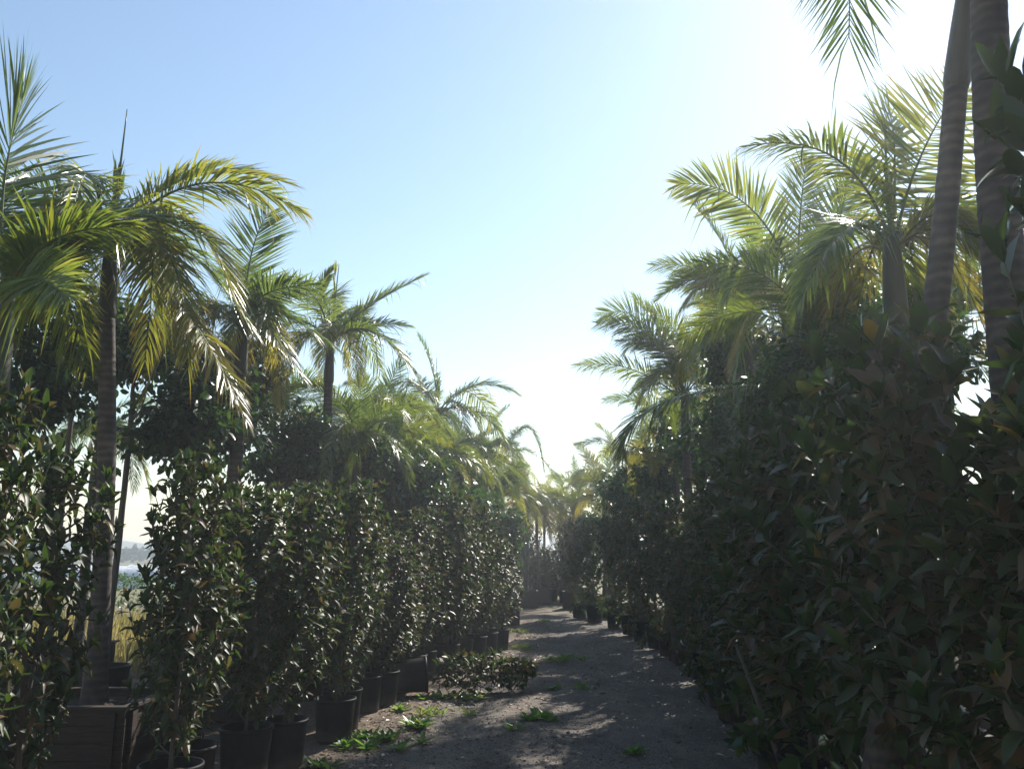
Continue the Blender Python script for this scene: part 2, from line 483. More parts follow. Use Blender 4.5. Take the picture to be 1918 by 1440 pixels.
# ------------------------------------------------------------------ palm fronds
def frond_mesh(P0, VIA, P2, leaf_len=.5, n=108, width=.021, roll=0.0, twist=0.0, vang=.3, droop=.25, tone=.2, seed=0, bare=.14, ragged=0.0, wind=(0, 0, 0), r0=.016, a0=62, a1=24):
    g = np.random.default_rng(seed)
    P0, VIA, P2 = (np.asarray(v, float) for v in (P0, VIA, P2))
    C = 2 * VIA - (P0 + P2) / 2
    def cur(t):
        t = np.asarray(t)[:, None]
        return (1 - t) ** 2 * P0 + 2 * t * (1 - t) * C + t * t * P2
    def tan(t):
        t = np.asarray(t)[:, None]
        return norm(2 * (1 - t) * (C - P0) + 2 * t * (P2 - C))
    mb = MB()
    ts = np.linspace(0, 1, 15)
    mb.tube(cur(ts), np.linspace(r0, .003, 15), 6, tone, mi=1)
    s = np.linspace(bare, 1, n) + g.normal(0, .25 / n, n)
    s = np.clip(s, 0, 1)
    dirh = P2 - P0
    dirh[2] = 0
    for side in (-1, 1):
        ss = np.clip(s + g.normal(0, .2 / n, n), 0, 1)
        keep = g.random(n) > ragged
        ss = ss[keep]
        m = len(ss)
        B, T = cur(ss), tan(ss)
        up = np.array((0, 0, 1.0)) - .15 * norm(dirh + 1e-6)
        N = norm(up - (T @ up)[:, None] * T)
        S = np.cross(T, N)
        ro = roll + twist * ss
        c, sn = np.cos(ro)[:, None], np.sin(ro)[:, None]
        N, S = c * N + sn * S, c * S - sn * N
        x = np.clip((ss - bare) / (1 - bare), 0, 1)
        a = np.radians(a0 + (a1 - a0) * x ** 1.3) + g.normal(0, .065, m) + .06 * np.sin(x * 19 + g.random() * 6)
        v = vang + g.normal(0, .16, m)
        D = np.cos(a)[:, None] * T + np.sin(a)[:, None] * (side * S * np.cos(v)[:, None] + N * np.sin(v)[:, None])
        prof = np.interp(x, [0, .12, .35, .6, .85, 1], [.55, .85, 1, .92, .62, .34])
        L = leaf_len * prof * (1 + g.normal(0, .07, m))
        W = width * np.interp(x, [0, .2, .6, 1], [.7, 1, .9, .55]) * (1 + g.normal(0, .15, m))
        # blade lies in the plane of its own direction and the rachis, with a random turn
        Wd = norm(T - (T * D).sum(-1, keepdims=True) * D)
        Nn = np.cross(D, Wd)
        tw = g.normal(0, .32, m)
        Wd = np.cos(tw)[:, None] * Wd + np.sin(tw)[:, None] * Nn
        dr = (.75 * droop * (1 + g.normal(0, .35, m)) + (g.random(m) < .07) * g.uniform(.4, 1.1, m))[:, None]
        tt = np.array((0, .3, .65, 1.0))
        wd = np.array((.45, 1, .75, 0))
        g3 = np.array((0, 0, -1.0)) + np.asarray(wind)
        rows = [B + (D * k * (1 - .18 * dr * k) + g3 * dr * k * k) * L[:, None] for k in tt]
        Vs = []
        for k in range(3):
            Vs += [rows[k] - Wd * (W * wd[k] / 2)[:, None], rows[k] + Wd * (W * wd[k] / 2)[:, None]]
        Vs.append(rows[3])
        V = np.stack(Vs, 1)
        o = (np.arange(m) * 7)[:, None]
        q = np.concatenate([np.array([[0, 1, 3, 2]]) + o, np.array([[2, 3, 5, 4]]) + o])
        t3 = np.array([[4, 5, 6]]) + o
        tn = np.clip(tone + g.normal(0, .08, m) + .16 * np.clip(x - .75, 0, 1) * 2, 0, 1)
        tv = np.repeat(tn, 7) + np.tile((0, 0, 0, 0, .06, .06, .25), m) * np.repeat(g.random(m) < .6, 7)
        mb.add(V.reshape(-1, 3), [q, t3], np.clip(tv, 0, 1), 0)
    return mb.mesh('frond', [M['frond'], M['rachis']])

FV = {'up': [], 'mid': [], 'out': [], 'low': []}
for k in range(4):
    z = k * .07
    FV['up'].append(frond_mesh((0, 0, 0), (.22 + z, .03, 1.05), (.75 + 2 * z, .1 * (k - 1.5), 1.95), .5, tone=.12 + .06 * k, seed=100 + k, twist=.9 * (-1) ** k, droop=.12, vang=.25))
    FV['mid'].append(frond_mesh((0, 0, 0), (.62, .05, .85), (1.65, .12 * (k - 1.5), .95 - 2 * z), .55, tone=.16 + .07 * k, seed=120 + k, twist=.8 * (-1) ** k, droop=.3))
    FV['out'].append(frond_mesh((0, 0, 0), (.8, .05, .55), (1.85, .14 * (k - 1.5), -.05 - 2 * z), .55, tone=.2 + .1 * k, seed=140 + k, twist=.7 * (-1) ** k, droop=.45, ragged=.05 * k))
    FV['low'].append(frond_mesh((0, 0, 0), (.72, .05, .12), (1.25, .14 * (k - 1.5), -1.0 - z), .5, tone=.3 + .15 * k, seed=160 + k, twist=.6 * (-1) ** k, droop=.6, ragged=.08 * k, wind=(.3, 0, 0)))

def trunk_mesh(h, r, lean=(0, 0), seed=0, bulge=1.35, lp=1.4):
    g = np.random.default_rng(seed)
    n = int(h / .035)
    t = np.linspace(0, 1, n)
    rad = r * (1 + (bulge - 1) * np.exp(-t * h / .35)) * (1 - .18 * t) * (1 + .013 * (np.sin(t * h * 2 * np.pi / .13 + g.random() * 6) > .55)) * (1 + .02 * np.sin(t * 9 + g.random() * 6))
    pts = np.stack([lean[0] * t ** lp + .02 * np.sin(t * 5 + g.random() * 6), lean[1] * t ** lp + .02 * np.sin(t * 4 + g.random() * 6), t * h], -1)
    mb = MB()
    mb.tube(pts, rad, 16, jitter=.012)
    return mb.mesh('trunk', M['palm_bark']), pts[-1], rad[-1]

def crownshaft_mesh(h, r):
    t = np.linspace(0, 1, 14)
    rad = np.interp(t, [0, .08, .2, .6, 1], [1.0, 1.2, 1.18, 1.0, .75]) * r
    mb = MB()
    mb.tube(np.stack([0 * t, 0 * t, t * h], -1), rad, 14)
    return mb.mesh('crownshaft', M['crownshaft'])

def spear_mesh(h, seed=0, lean=(.04, 0), tuft=False):
    g = np.random.default_rng(seed)
    t = np.linspace(0, 1, 10)
    mb = MB()
    mb.tube(np.stack([lean[0] * t, lean[1] * t, t * h], -1), np.interp(t, [0, .45, .55, 1], [.022, .02, .012, .004]), 6, .25)
    k = 16
    P = np.stack([lean[0] * .3 + 0 * g.random(k), 0 * g.random(k), h * g.uniform(.05, .45 if not tuft else .85, k)], -1)
    D = np.stack([g.normal(0, .12, k), g.normal(0, .12, k), np.ones(k)], -1)
    leaves(mb, P, D, g.normal(0, 1, (k, 3)), np.full(k, .38 if not tuft else .22), np.full(k, .035), LEAF_LO, g.uniform(.2, .5, k))
    return mb.mesh('spear_leaf', M['frond'])

def box_planter(w=.72, h=.52):
    body, rim = MB(), MB()
    for s in range(4):
        a = s * math.pi / 2
        R = np.array([[math.cos(a), -math.sin(a), 0], [math.sin(a), math.cos(a), 0], [0, 0, 1]])
        L = w if s % 2 == 0 else w - .052
        for k in range(4):
            hh = h / 4
            body.box(R @ np.array((0, w / 2 - .0125 + (.002 if k % 2 else 0), hh * (k + .5))), (L - .001 * s, .024, hh - .007), R, tone=rng.random())
        for x in (-w / 2 + .09, w / 2 - .09):
            body.box(R @ np.array((x, w / 2 + .012, h / 2 - .01)), (.07, .022, h - .03), R)
        rim.box(R @ np.array((0, w / 2 + .003, h + .0125)), (w + (.075 if s % 2 == 0 else -.06), .062, .024), R)
    soil = MB()
    th = np.linspace(-w / 2 + .026, w / 2 - .026, 9)
    X, Y = np.meshgrid(th, th)
    Z = h - .06 + .02 * rng.standard_normal(X.shape) + .05 * np.exp(-(X ** 2 + Y ** 2) / .03)
    i = (np.arange(8)[:, None] * 9 + np.arange(8)).ravel()
    soil.add(np.stack([X, Y, Z], -1).reshape(-1, 3), [np.stack([i, i + 1, i + 10, i + 9], -1)])
    return body.mesh('planter_box', M['wood'], False), rim.mesh('rim', M['wood'], False), soil.mesh('soil', M['soil'])
BOX = box_planter()
SHAFT = crownshaft_mesh(.75, .085)
SPEARS = [spear_mesh(1.35, 3), spear_mesh(1.0, 4, (-.08, .02), True), spear_mesh(1.15, 5, (.1, .03))]
TRUNKS = [trunk_mesh(3.0, .085, (.05 * (k - 1), .04 * k), 40 + k) for k in range(3)]

def palm(loc, crown_z, label, group, r=.085, lean=(0, 0), fronds=(), fill='', spear=0, seed=0, own_trunk=False, shag=True, tone_shift=0.0, box_s=1.0, crown_px=None, lp=1.4, frond_scale=1.0, spear_scale=1.0, box_rot=0.0):
    g = random.Random(seed * 7 + 1)
    root = obj('palm_tree', None, None, (loc[0], loc[1], 0))
    tag(root, label, 'palm tree', group)
    bx = obj('planter_box', BOX[0], root, rot=(0, 0, box_rot), scale=(box_s, box_s, 1))
    obj('rim', BOX[1], bx)
    obj('soil', BOX[2], root, rot=(0, 0, box_rot), scale=(box_s, box_s, 1))
    sh = .75
    if crown_px:
        lean = ((at(*crown_px, loc[1])[0] - loc[0]) / 1.17, lean[1])
        lp = 1.0
    th = crown_z - sh - .45
    if own_trunk:
        me, top, rt = trunk_mesh(th, r, lean, seed, lp=lp)
        obj('trunk', me, root, (0, 0, .45))
    else:
        me, top, rt = TRUNKS[seed % 3]
        sc = th / 3.0
        obj('trunk', me, root, (0, 0, .45), (0, 0, 0), (r / .085, r / .085, sc))
        top = np.array((top[0] * r / .085, top[1] * r / .085, th))
        rt = rt * r / .085
    k = rt / .085
    obj('crownshaft', SHAFT, root, (top[0], top[1], top[2] + .44), (lean[1] * -.25, lean[0] * .25, 0), (k, k, 1))
    cx, cy_, cz = top[0] + lean[0] * .17, top[1] + lean[1] * .17, crown_z
    if spear is not None:
        obj('spear_leaf', SPEARS[spear % 3], root, (cx, cy_, cz - .1), (0, 0, g.uniform(0, 6)), (1, 1, spear_scale))
    W0 = np.array((loc[0], loc[1], 0))
    for q in fronds:      # via and tip of the leaf's midrib
        (vx, vy, vd), (tx, ty, td) = q[0], q[1]
        kw = dict(q[2]) if len(q) > 2 else {}
        base = np.array((cx, cy_, cz - g.uniform(.02, .18)))
        me = frond_mesh(base, at(vx, vy, loc[1] + vd) - W0, at(tx, ty, loc[1] + td) - W0, seed=g.randrange(10 ** 6), **kw)
        obj('frond', me, root)
    if own_trunk and shag:
        fill = list(fill) + [('shag', a) for a in ((60, 110, 200, 250, 285, 320) if group == G_PF else (-20, 20, 50, 75, 110))]
    if group == G_PS and loc[1] > 7:
        fill = [c for c in fill if c[0] in ('up', 'mid') or not 125 < c[1] % 360 < 240]
    for j, c in enumerate(fill):
        kind, az = c
        me = FV['low' if kind == 'shag' else kind][g.randrange(4)]
        s = frond_scale * g.uniform(.88, 1.1) * (.66 if kind == 'shag' else 1)
        fo = obj('frond', me, root, (cx, cy_, cz - g.uniform(0, .2)), (g.uniform(-.12, .12), g.uniform(-.12, .12), math.radians(az + g.uniform(-12, 12))), (s, s, s))
        fo.color = (1 - tone_shift * g.uniform(.5, 1.3), 1, 1, 1)
    return root

def spread(seed, n=(2, 4, 4, 2), skip=None):
    g = random.Random(seed)
    out, a = [], g.uniform(0, 360)
    for kind, k in zip(('up', 'mid', 'out', 'low'), n):
        for _ in range(k):
            a += 137.5
            out.append((kind, a % 360))
    return out

# ------------------------------------------------------------------ potted magnolias
def magnolia_meshes(H, R, seed, tpl, n_tw=46, leaf=(.10, .155), per=17, bottom=.18, density=1.0, skirt=False):
    """H: height of the plant over the soil; columnar crown of radius R"""
    g = np.random.default_rng(seed)
    br = MB()
    zt = np.linspace(0, 1, 12)
    stem = np.stack([.05 * np.sin(zt * 4 + g.random() * 6), .05 * np.sin(zt * 3 + g.random() * 6), zt * H * .94], -1)
    stem -= stem[0] * np.array((1, 1, 0))
    br.tube(stem, np.interp(zt, [0, 1], [.024, .005]), 7)
    P, D, Nn, L = [], [], [], []
    az = g.random() * 6
    for k in range(n_tw):
        f = (k + g.random()) / n_tw
        z = bottom * H + f * (1 - bottom) * H * .88
        az += 2.4 + g.normal(0, .3)
        rp = np.interp(f, [0, .12, .45, .8, 1], [.55, .95, 1, .72, .25]) * R * g.uniform(.6, 1.18)
        b = np.array([np.interp(z, stem[:, 2], stem[:, 0]), np.interp(z, stem[:, 2], stem[:, 1]), z])
        out = np.array((math.cos(az), math.sin(az), 0))
        rise = rp * g.uniform(.5, 1.1) + .06
        if skirt and f < .16 and k % 3:
            rise, rp = g.uniform(-.3, .02), rp * 1.1
        e = b + out * rp + np.array((0, 0, rise))
        c = b + out * rp * .75 + np.array((0, 0, rise * .25))
        t = np.linspace(0, 1, 6)[:, None]
        pts = (1 - t) ** 2 * b + 2 * t * (1 - t) * c + t * t * e
        br.tube(pts, np.interp(t[:, 0], [0, 1], [.008, .0035]), 5)
        m = max(5, int(per * density * (.5 + rp / R * .6)))
        tt = np.sort(g.uniform(.22, .97, m))[:, None]
        bp = (1 - tt) ** 2 * b + 2 * tt * (1 - tt) * c + tt * tt * e
        bt = norm(2 * (1 - tt) * (c - b) + 2 * tt * (e - c))
        ph = np.arange(m) * 2.4 + g.random() * 6
        A = norm(np.cross(bt, (0.3, .2, 1.0)))
        Bx = np.cross(bt, A)
        rad = np.cos(ph)[:, None] * A + np.sin(ph)[:, None] * Bx
        d = norm(bt * g.uniform(.2, .9, (m, 1)) + rad * g.uniform(.7, 1.1, (m, 1)) + np.array((0, 0, -.15)) + g.normal(0, .16, (m, 3)))
        P.append(bp); D.append(d); Nn.append(bt * .6 - rad * .15 + np.array((0, 0, .55)) + g.normal(0, .22, (m, 3))); L.append(g.uniform(*leaf, m))
        q = 6                                           # whorl of upright leaves at the twig's end
        ph = np.arange(q) * 1.05 + g.random()
        rad = np.cos(ph)[:, None] * A[-1] + np.sin(ph)[:, None] * Bx[-1]
        d = norm(bt[-1] * .8 + rad * g.uniform(.35, .9, (q, 1)) + np.array((0, 0, .3)))
        P.append(np.repeat(e[None], q, 0)); D.append(d); Nn.append(bt[-1] - rad * .6); L.append(g.uniform(*leaf, q))
    P, D, Nn, L = (np.concatenate(x) for x in (P, D, Nn, L))
    tone = np.clip(g.beta(1.6, 2.6, len(P)) * .85, 0, 1)
    tone[g.random(len(P)) < .012] = g.uniform(.9, 1)
    fo = MB()
    leaves(fo, P, D, Nn, L, L * g.uniform(.40, .5, len(L)), tpl, tone)
    return fo.mesh('foliage', M['magnolia']), br.mesh('stem', M['bark'])

def pot_meshes(r=.225, h=.42):
    pot, rim = MB(), MB()
    pot.lathe([(0.0, 0.0), (r * .80, 0.0), (r * .82, .01), (r * .955, h - .03), (r * .955, h - .012), (r * .91, h - .012), (r * .90, h - .09), (r * .84, .03)], 28)
    rim.lathe([(r * .957, h - .03), (r * 1.0, h - .03), (r * 1.015, h - .015), (r * 1.0, h), (r * .93, h + .001), (r * .925, h - .02)], 28)
    s = MB()
    s.lathe([(r * .90, h - .075), (r * .6, h - .06), (r * .3, h - .055), (.001, h - .05)], 18)
    return pot.mesh('pot', M['pot']), rim.mesh('rim', M['pot']), s.mesh('soil', M['soil'])
POT = pot_meshes()
stk = MB()
stk.box((0, 0, .75), (.026, .026, 1.5))
STAKE = stk.mesh('stake', M['stake'], False)

MAG = {
    'near': [magnolia_meshes(2.15, .46, 300 + k, LEAF_HI, 58, (.12, .19), 14, .02, skirt=True) for k in range(3)],
    'open': [magnolia_meshes(2.05, .46, 320 + k, LEAF_HI, 62, (.08, .135), 20, .03) for k in range(3)],
    'full': [magnolia_meshes(2.0, .46, 360 + k, LEAF_HI, 72, (.085, .14), 19, .02, skirt=True) for k in range(3)],
    'mid': [magnolia_meshes(2.0, .47, 340 + k, LEAF_HI, 70, (.08, .13), 21, .02) for k in range(3)],
}

def magnolia(x, y, kind, v, label, group, height=None, rot=None, stake=False, tilt=(0, 0), s_xy=1.0, pot=1.0):
    root = obj('potted_magnolia', None, None, (x, y, 0))
    tag(root, label, 'potted tree', group)
    pt = obj('pot', POT[0], root, scale=pot)
    obj('rim', POT[1], pt)
    obj('soil', POT[2], root, scale=pot)
    fo, st = MAG[kind][v % 3]
    base = {'near': 2.15, 'open': 2.05, 'mid': 2.0, 'full': 2.0}[kind]
    sc = ((height - .37) / base) if height else 1.0
    rz = rng.uniform(0, 6.28) if rot is None else rot
    z = .36 * pot
    f = obj('foliage', fo, root, (0, 0, z), (tilt[0], tilt[1], rz), (s_xy, s_xy, sc))
    f.color = (1 - rng.choice([0, 0, .05, .13]), 1, 1, 1)      # some plants carry more bronze leaves
    obj('stem', st, root, (0, 0, z), (tilt[0], tilt[1], rz), (s_xy, s_xy, sc))
    if stake:
        obj('stake', STAKE, root, (.08, -.05, .12), (rng.uniform(-.12, .12), rng.uniform(-.12, .12), .4))
    return root

# ------------------------------------------------------------------ round-crowned trees
def round_tree_meshes(R, seed, n=1500, leaf=(.07, .115), tpl=LEAF_MID, squash=.9, hole=.5):
    g = np.random.default_rng(seed)
    br = MB()
    P, D, Nn, L = [], [], [], []
    nl = 46
    for k in range(nl):
        d = norm(g.normal(0, 1, 3) + np.array((0, 0, .25)))
        lump = 1 + .22 * math.sin(3 * d[0] + seed) * math.cos(4 * d[1] + 2 * d[2])
        e = d * R * g.uniform(.72, 1.08) * lump * np.array((1, 1, squash))
        b = np.array((0, 0, -R * .55)) + d * R * .08
        t = np.linspace(0, 1, 6)[:, None]
        c = np.array((d[0] * R * .2, d[1] * R * .2, max(-R * .25, e[2] * .35)))
        pts = (1 - t) ** 2 * b + 2 * t * (1 - t) * c + t * t * e
        br.tube(pts, np.interp(t[:, 0], [0, 1], [.014, .004]), 5)
        m = n // nl
        tt = (1 - g.random(m) ** 1.6 * .6)[:, None]
        bp = (1 - tt) ** 2 * b + 2 * tt * (1 - tt) * c + tt * tt * e
        bp = bp + g.normal(0, .085 * R / .7, (m, 3))
        P.append(bp)
        D.append(norm(norm(bp) * .5 + g.normal(0, .55, (m, 3)) + np.array((0, 0, -.35))))
        Nn.append(g.normal(0, .6, (m, 3)) + np.array((0, 0, 1.0)))
        L.append(g.uniform(*leaf, m))
    br.tube([(0, 0, -R * .95), (0.01, 0, -R * .5), (0, 0.01, 0), (0, 0, R * .5)], [.03, .026, .016, .006], 7)
    P, D, Nn, L = (np.concatenate(x) for x in (P, D, Nn, L))
    fo = MB()
    leaves(fo, P, D, Nn, L, L * .5, tpl, np.clip(g.normal(.4, .2, len(P)), 0, 1))
    return fo.mesh('crown', M['ficus']), br.mesh('branch', M['bark'])
ROUND = [round_tree_meshes(.72, 500 + k, 3300 + 250 * k, (.085, .125)) for k in range(4)]
tm = MB()
zt = np.linspace(0, 1, 20)
tm.tube(np.stack([.03 * np.sin(zt * 5), .03 * np.sin(zt * 4 + 1), zt], -1), np.interp(zt, [0, .1, 1], [.052, .042, .03]), 10, jitter=.04)
ROUND_TRUNK = tm.mesh('trunk', M['bark'])

def round_tree(x, y, cz, R, v, label, group):
    root = obj('round_tree', None, None, (x, y, 0))
    tag(root, label, 'tree', group)
    cr, br = ROUND[v % 4]
    s = R / .72
    if y < 26:                                       # the pot stands behind its front row
        x = max(x, x_right(y) + .6) if x > x_right(y) - 1.2 else min(x, x_left(y) - .6)
        root.location.x = x
    rz = rng.uniform(0, 6.28)
    pt = obj('pot', POT[0], root, scale=1.15)
    obj('rim', POT[1], pt)
    obj('soil', POT[2], root, scale=1.15)
    obj('trunk', ROUND_TRUNK, root, (0, 0, .42), (0, 0, rz), (1, 1, cz - R * .85 - .42))
    c = obj('crown', cr, root, (0, 0, cz), (0, 0, rz), s)
    obj('branch', br, c)
    return root

# ================================================================== THE ROWS
G_MF, G_MS = 'potted magnolias along the field side of the track', 'potted magnolias along the sun side of the track'
G_PF, G_PS = 'boxed king palms on the field side of the track', 'boxed king palms on the sun side of the track'
ORD = ['first', 'second', 'third', 'fourth', 'fifth', 'sixth', 'seventh', 'eighth', 'ninth', 'tenth', 'eleventh', 'twelfth', 'thirteenth',
       'fourteenth', 'fifteenth', 'sixteenth', 'seventeenth', 'eighteenth', 'nineteenth', 'twentieth', 'twenty-first', 'twenty-second', 'twenty-third', 'twenty-fourth', 'twenty-fifth']

# ---- field side (photo's left): pots with bright rims
def front_label(k, side):
    return f'glossy dark magnolia in a black pot, {ORD[k]} of the {side} front row'
lab_f = [
    'open-branched magnolia at the photo edge, where the field-side front row starts',
    'leafy magnolia with yellowing leaves in front of the thick dark palm trunk',
]
POTS_F = [(-2.78, 4.2), (-2.80, 5.0), (-2.25, 5.85), (-2.33, 6.32), (-2.12, 7.02), (-1.93, 7.45), (-1.71, 8.45), (-1.74, 8.95), (-1.68, 9.9), (-1.54, 10.35),
          (-1.5, 11.2), (-1.36, 11.7), (-1.28, 12.5), (-1.0, 13.2), (-.82, 13.75), (-.62, 14.35), (-.45, 14.95), (-.24, 15.9)]
for k, (x, y) in enumerate(POTS_F):
    kind = 'open' if k < 8 else 'mid'
    h = [2.75, 2.5, 2.55, 2.2, 2.35, 2.4][k] if k < 6 else rng.uniform(1.9, 2.85)
    magnolia(x, y, kind, k, lab_f[k] if k < 2 else front_label(k, 'field-side'), G_MF, h, stake=(k % 4 == 1), tilt=(rng.normal(0, .04), rng.normal(0, .04)), s_xy=.74 if k < 4 else rng.uniform(.6, .95), pot=rng.uniform(.88, .99))

# ---- sun side (photo's right): a dark wall of magnolias
Ys = [3.35, 3.95, 4.6, 5.25, 5.9, 6.55, 7.2, 7.9, 8.6, 9.4, 10.2, 11.0, 11.9, 12.9, 13.9, 15.0, 16.2, 17.5, 18.9, 20.4, 22.0, 23.6]
for k, y in enumerate(Ys):
    h = [2.4, 2.9, 2.6, 3.0, 2.5, 2.95, 2.5, 2.8][k] if k < 8 else rng.uniform(2.35, 2.95)
    magnolia(x_right(y) + rng.normal(0, .04), y, 'near' if k < 8 else 'full', k + 1, front_label(k, 'sun-side'), G_MS, h, stake=(k in (2, 3, 4, 6)), tilt=(rng.normal(0, .03), rng.normal(0, .03)), s_xy=.98, pot=rng.uniform(.9, 1.03))
magnolia(2.2, 2.95, 'near', 1, 'tall magnolia whose big leaves overlap the thick palm trunk at the photo edge', G_MS, 3.9, s_xy=.95)
for k, y in enumerate((7.0, 8.2, 9.4, 10.8, 12.8, 15.2)):
    magnolia(x_right(y) + .85 + rng.normal(0, .06), y, 'mid', k, f'magnolia set behind the sun-side front row, {ORD[k]} of that second row', 'magnolias in the second row on the sun side', rng.uniform(2.1, 2.7), s_xy=1.15)
for k, y in enumerate((8.9, 10.6, 12.4, 14.2, 16.2, 18.5, 21.0)):
    magnolia(x_left(y) - 1.0, y, 'mid', k, f'magnolia standing behind the field-side pots, {ORD[k]} of that second row', 'magnolias in the second row on the field side', rng.uniform(1.9, 3.05), s_xy=1.05)
# ---- row that closes the track
for k in range(7):
    magnolia(-1.6 + .62 * k, 31.7, 'mid', k + 1, f'distant magnolia in the second line closing the track, {ORD[k]} from the field side', 'magnolias closing the far end of the track', rng.uniform(2.5, 3.1) if k not in (4, 5) else 1.9, s_xy=1.15)
    magnolia(-1.9 + .62 * k + rng.normal(0, .06), 30.5 + .3 * (k % 2), 'mid', k, f'distant magnolia in the row closing the track, {ORD[k]} from the field side', 'magnolias closing the far end of the track', rng.uniform(2.3, 2.9) if k != 5 else 2.0, s_xy=1.05)

# ---- palms, field side
fp = at(-40, 1000, 5.6)
palm((fp[0], 5.6), 3.55, 'palm at the photo edge with one tall upright feathery frond', G_PF, seed=1, own_trunk=True, shag=False, fill=[('out', 100), ('mid', 150), ('out', 250), ('mid', 60)], spear=None,
     fronds=[((6, 360, 0), (46, 178, -.1), dict(leaf_len=1.2, n=100, roll=1.35, vang=.03, droop=.1, tone=.32, width=.027, a0=74, a1=38, bare=.05)),
             ((90, 455, -.1), (245, 425, 0), dict(leaf_len=.5, roll=-.3, droop=.45, tone=.4)),
             ((60, 520, -.4), (130, 560, -.9), dict(leaf_len=.5, roll=.8, tone=.35)),
             ((-90, 330, .3), (-120, 120, .3), dict(leaf_len=.6, roll=1.0))])
fp = at(210, 1000, 7.5)
palm((fp[0], 7.5), 4.65, 'thick-trunked palm with a bare needle-like spear leaf standing straight up', G_PF, r=.086, crown_px=(212, 450), box_s=1.3, seed=2, own_trunk=True, spear=0, spear_scale=1.1,
     fill=[('low', 170), ('low', 250), ('out', 80), ('out', 210), ('out', 290), ('low', 320)],
     fronds=[((350, 335, 0), (545, 345, .2), dict(leaf_len=.55, roll=.5, droop=.2, tone=.38, vang=.35, a0=52, a1=16, n=110)),
             ((370, 345, -.4), (568, 400, -.5), dict(leaf_len=.5, roll=-.5, droop=.35, tone=.48, a0=52, a1=18, n=110)),
             ((310, 470, -.5), (352, 690, -.8), dict(leaf_len=.42, droop=.5, tone=.5, ragged=.1)),
             ((340, 410, -.2), (440, 560, -.3), dict(leaf_len=.5, droop=.55, tone=.42, wind=(.4, 0, 0))),
             ((320, 450, .4), (470, 610, .6), dict(leaf_len=.5, droop=.55, tone=.3, wind=(.4, 0, 0))),
             ((170, 410, .2), (150, 375, .4), dict(leaf_len=.2, n=30, roll=.6, tone=.45)),
             ((110, 420, -.3), (15, 530, -.5), dict(leaf_len=.5, droop=.5, tone=.3)),
             ((330, 560, -.6), (462, 790, -1.0), dict(leaf_len=.34, droop=.6, tone=.62, bare=.5)),
             ((250, 430, .6), (300, 420, 1.4), dict(leaf_len=.5, droop=.4, tone=.3))])
fp = at(430, 1000, 9.6)
palm((fp[0], 9.6), 4.55, 'palm with a blue-green frond fanned against the sky beside the yellow ones', G_PF, seed=3, own_trunk=True, spear=None,
     fill=[('out', 80), ('low', 100), ('out', 150), ('low', 210), ('mid', 120)],
     fronds=[((470, 480, 0), (503, 400, .1), dict(leaf_len=.62, roll=1.3, vang=.1, droop=.08, tone=.1, n=76)),
             ((500, 550, -.2), (595, 535, -.4), dict(leaf_len=.5, roll=-.4, droop=.3, tone=.15)),
             ((480, 590, -.4), (575, 720, -.7), dict(leaf_len=.45, droop=.5, tone=.35, ragged=.15)),
             ((500, 575, .2), (640, 660, .3), dict(leaf_len=.5, droop=.45, tone=.2))])
fp = at(606, 1000, 12)
palm((fp[0], 12), 4.95, 'slim palm with a ragged upright spear tuft and one arched frond', G_PF, r=.08, seed=4, own_trunk=True, spear=1, spear_scale=1.25,
     fill=[('mid', 100), ('out', 70), ('low', 200), ('low', 150), ('out', 250)],
     fronds=[((690, 575, 0), (795, 517, .1), dict(leaf_len=.45, roll=.4, droop=.15, tone=.2, vang=.35)),
             ((695, 620, -.2), (785, 712, -.4), dict(leaf_len=.5, droop=.4, tone=.18)),
             ((545, 640, -.2), (510, 760, -.3), dict(leaf_len=.5, droop=.7, tone=.5, ragged=.2)),
             ((690, 610, .2), (765, 610, .5), dict(leaf_len=.45, roll=.5, droop=.3)),
             ((600, 560, .1), (625, 500, .2), dict(leaf_len=.3, roll=1.0, a0=35, a1=15, tone=.3)),
             ((660, 600, .4), (690, 570, 1.0), dict(leaf_len=.45, tone=.2))])
fp = at(815, 1000, 17.5)
palm((fp[0], 17.5), 4.75, 'palm with pointed spear leaf and a yellow frond hanging down its front', G_PF, seed=5, own_trunk=True, spear=2, spear_scale=1.15,
     fill=[('mid', 130), ('out', 40), ('out', 200), ('out', 250), ('low', 170), ('up', 150), ('low', 330)],
     fronds=[((890, 722, 0), (976, 742, 0), dict(leaf_len=.5, roll=.4, droop=.25, tone=.3)),
             ((800, 800, -.5), (822, 925, -.8), dict(leaf_len=.4, droop=.6, tone=.66)),
             ((760, 745, 0), (735, 760, .3), dict(leaf_len=.5, tone=.2)),
             ((900, 775, .3), (960, 850, .3), dict(leaf_len=.5, droop=.5, tone=.2))])
fp = at(930, 1000, 24)
palm((fp[0], 24), 4.3, 'smaller palm with a drooping skirt of fronds at the end of the field-side row', G_PF, seed=6, own_trunk=True, spear=None, r=.075,
     fill=[('out', 20), ('out', 100), ('mid', 140), ('out', 200), ('low', 300), ('low', 40), ('low', 170), ('low', 250)],
     fronds=[((985, 800, 0), (1018, 875, 0), dict(leaf_len=.55, droop=.6, tone=.2)),
             ((965, 815, .5), (985, 800, 1.2), dict(leaf_len=.5, droop=.3, tone=.15))])
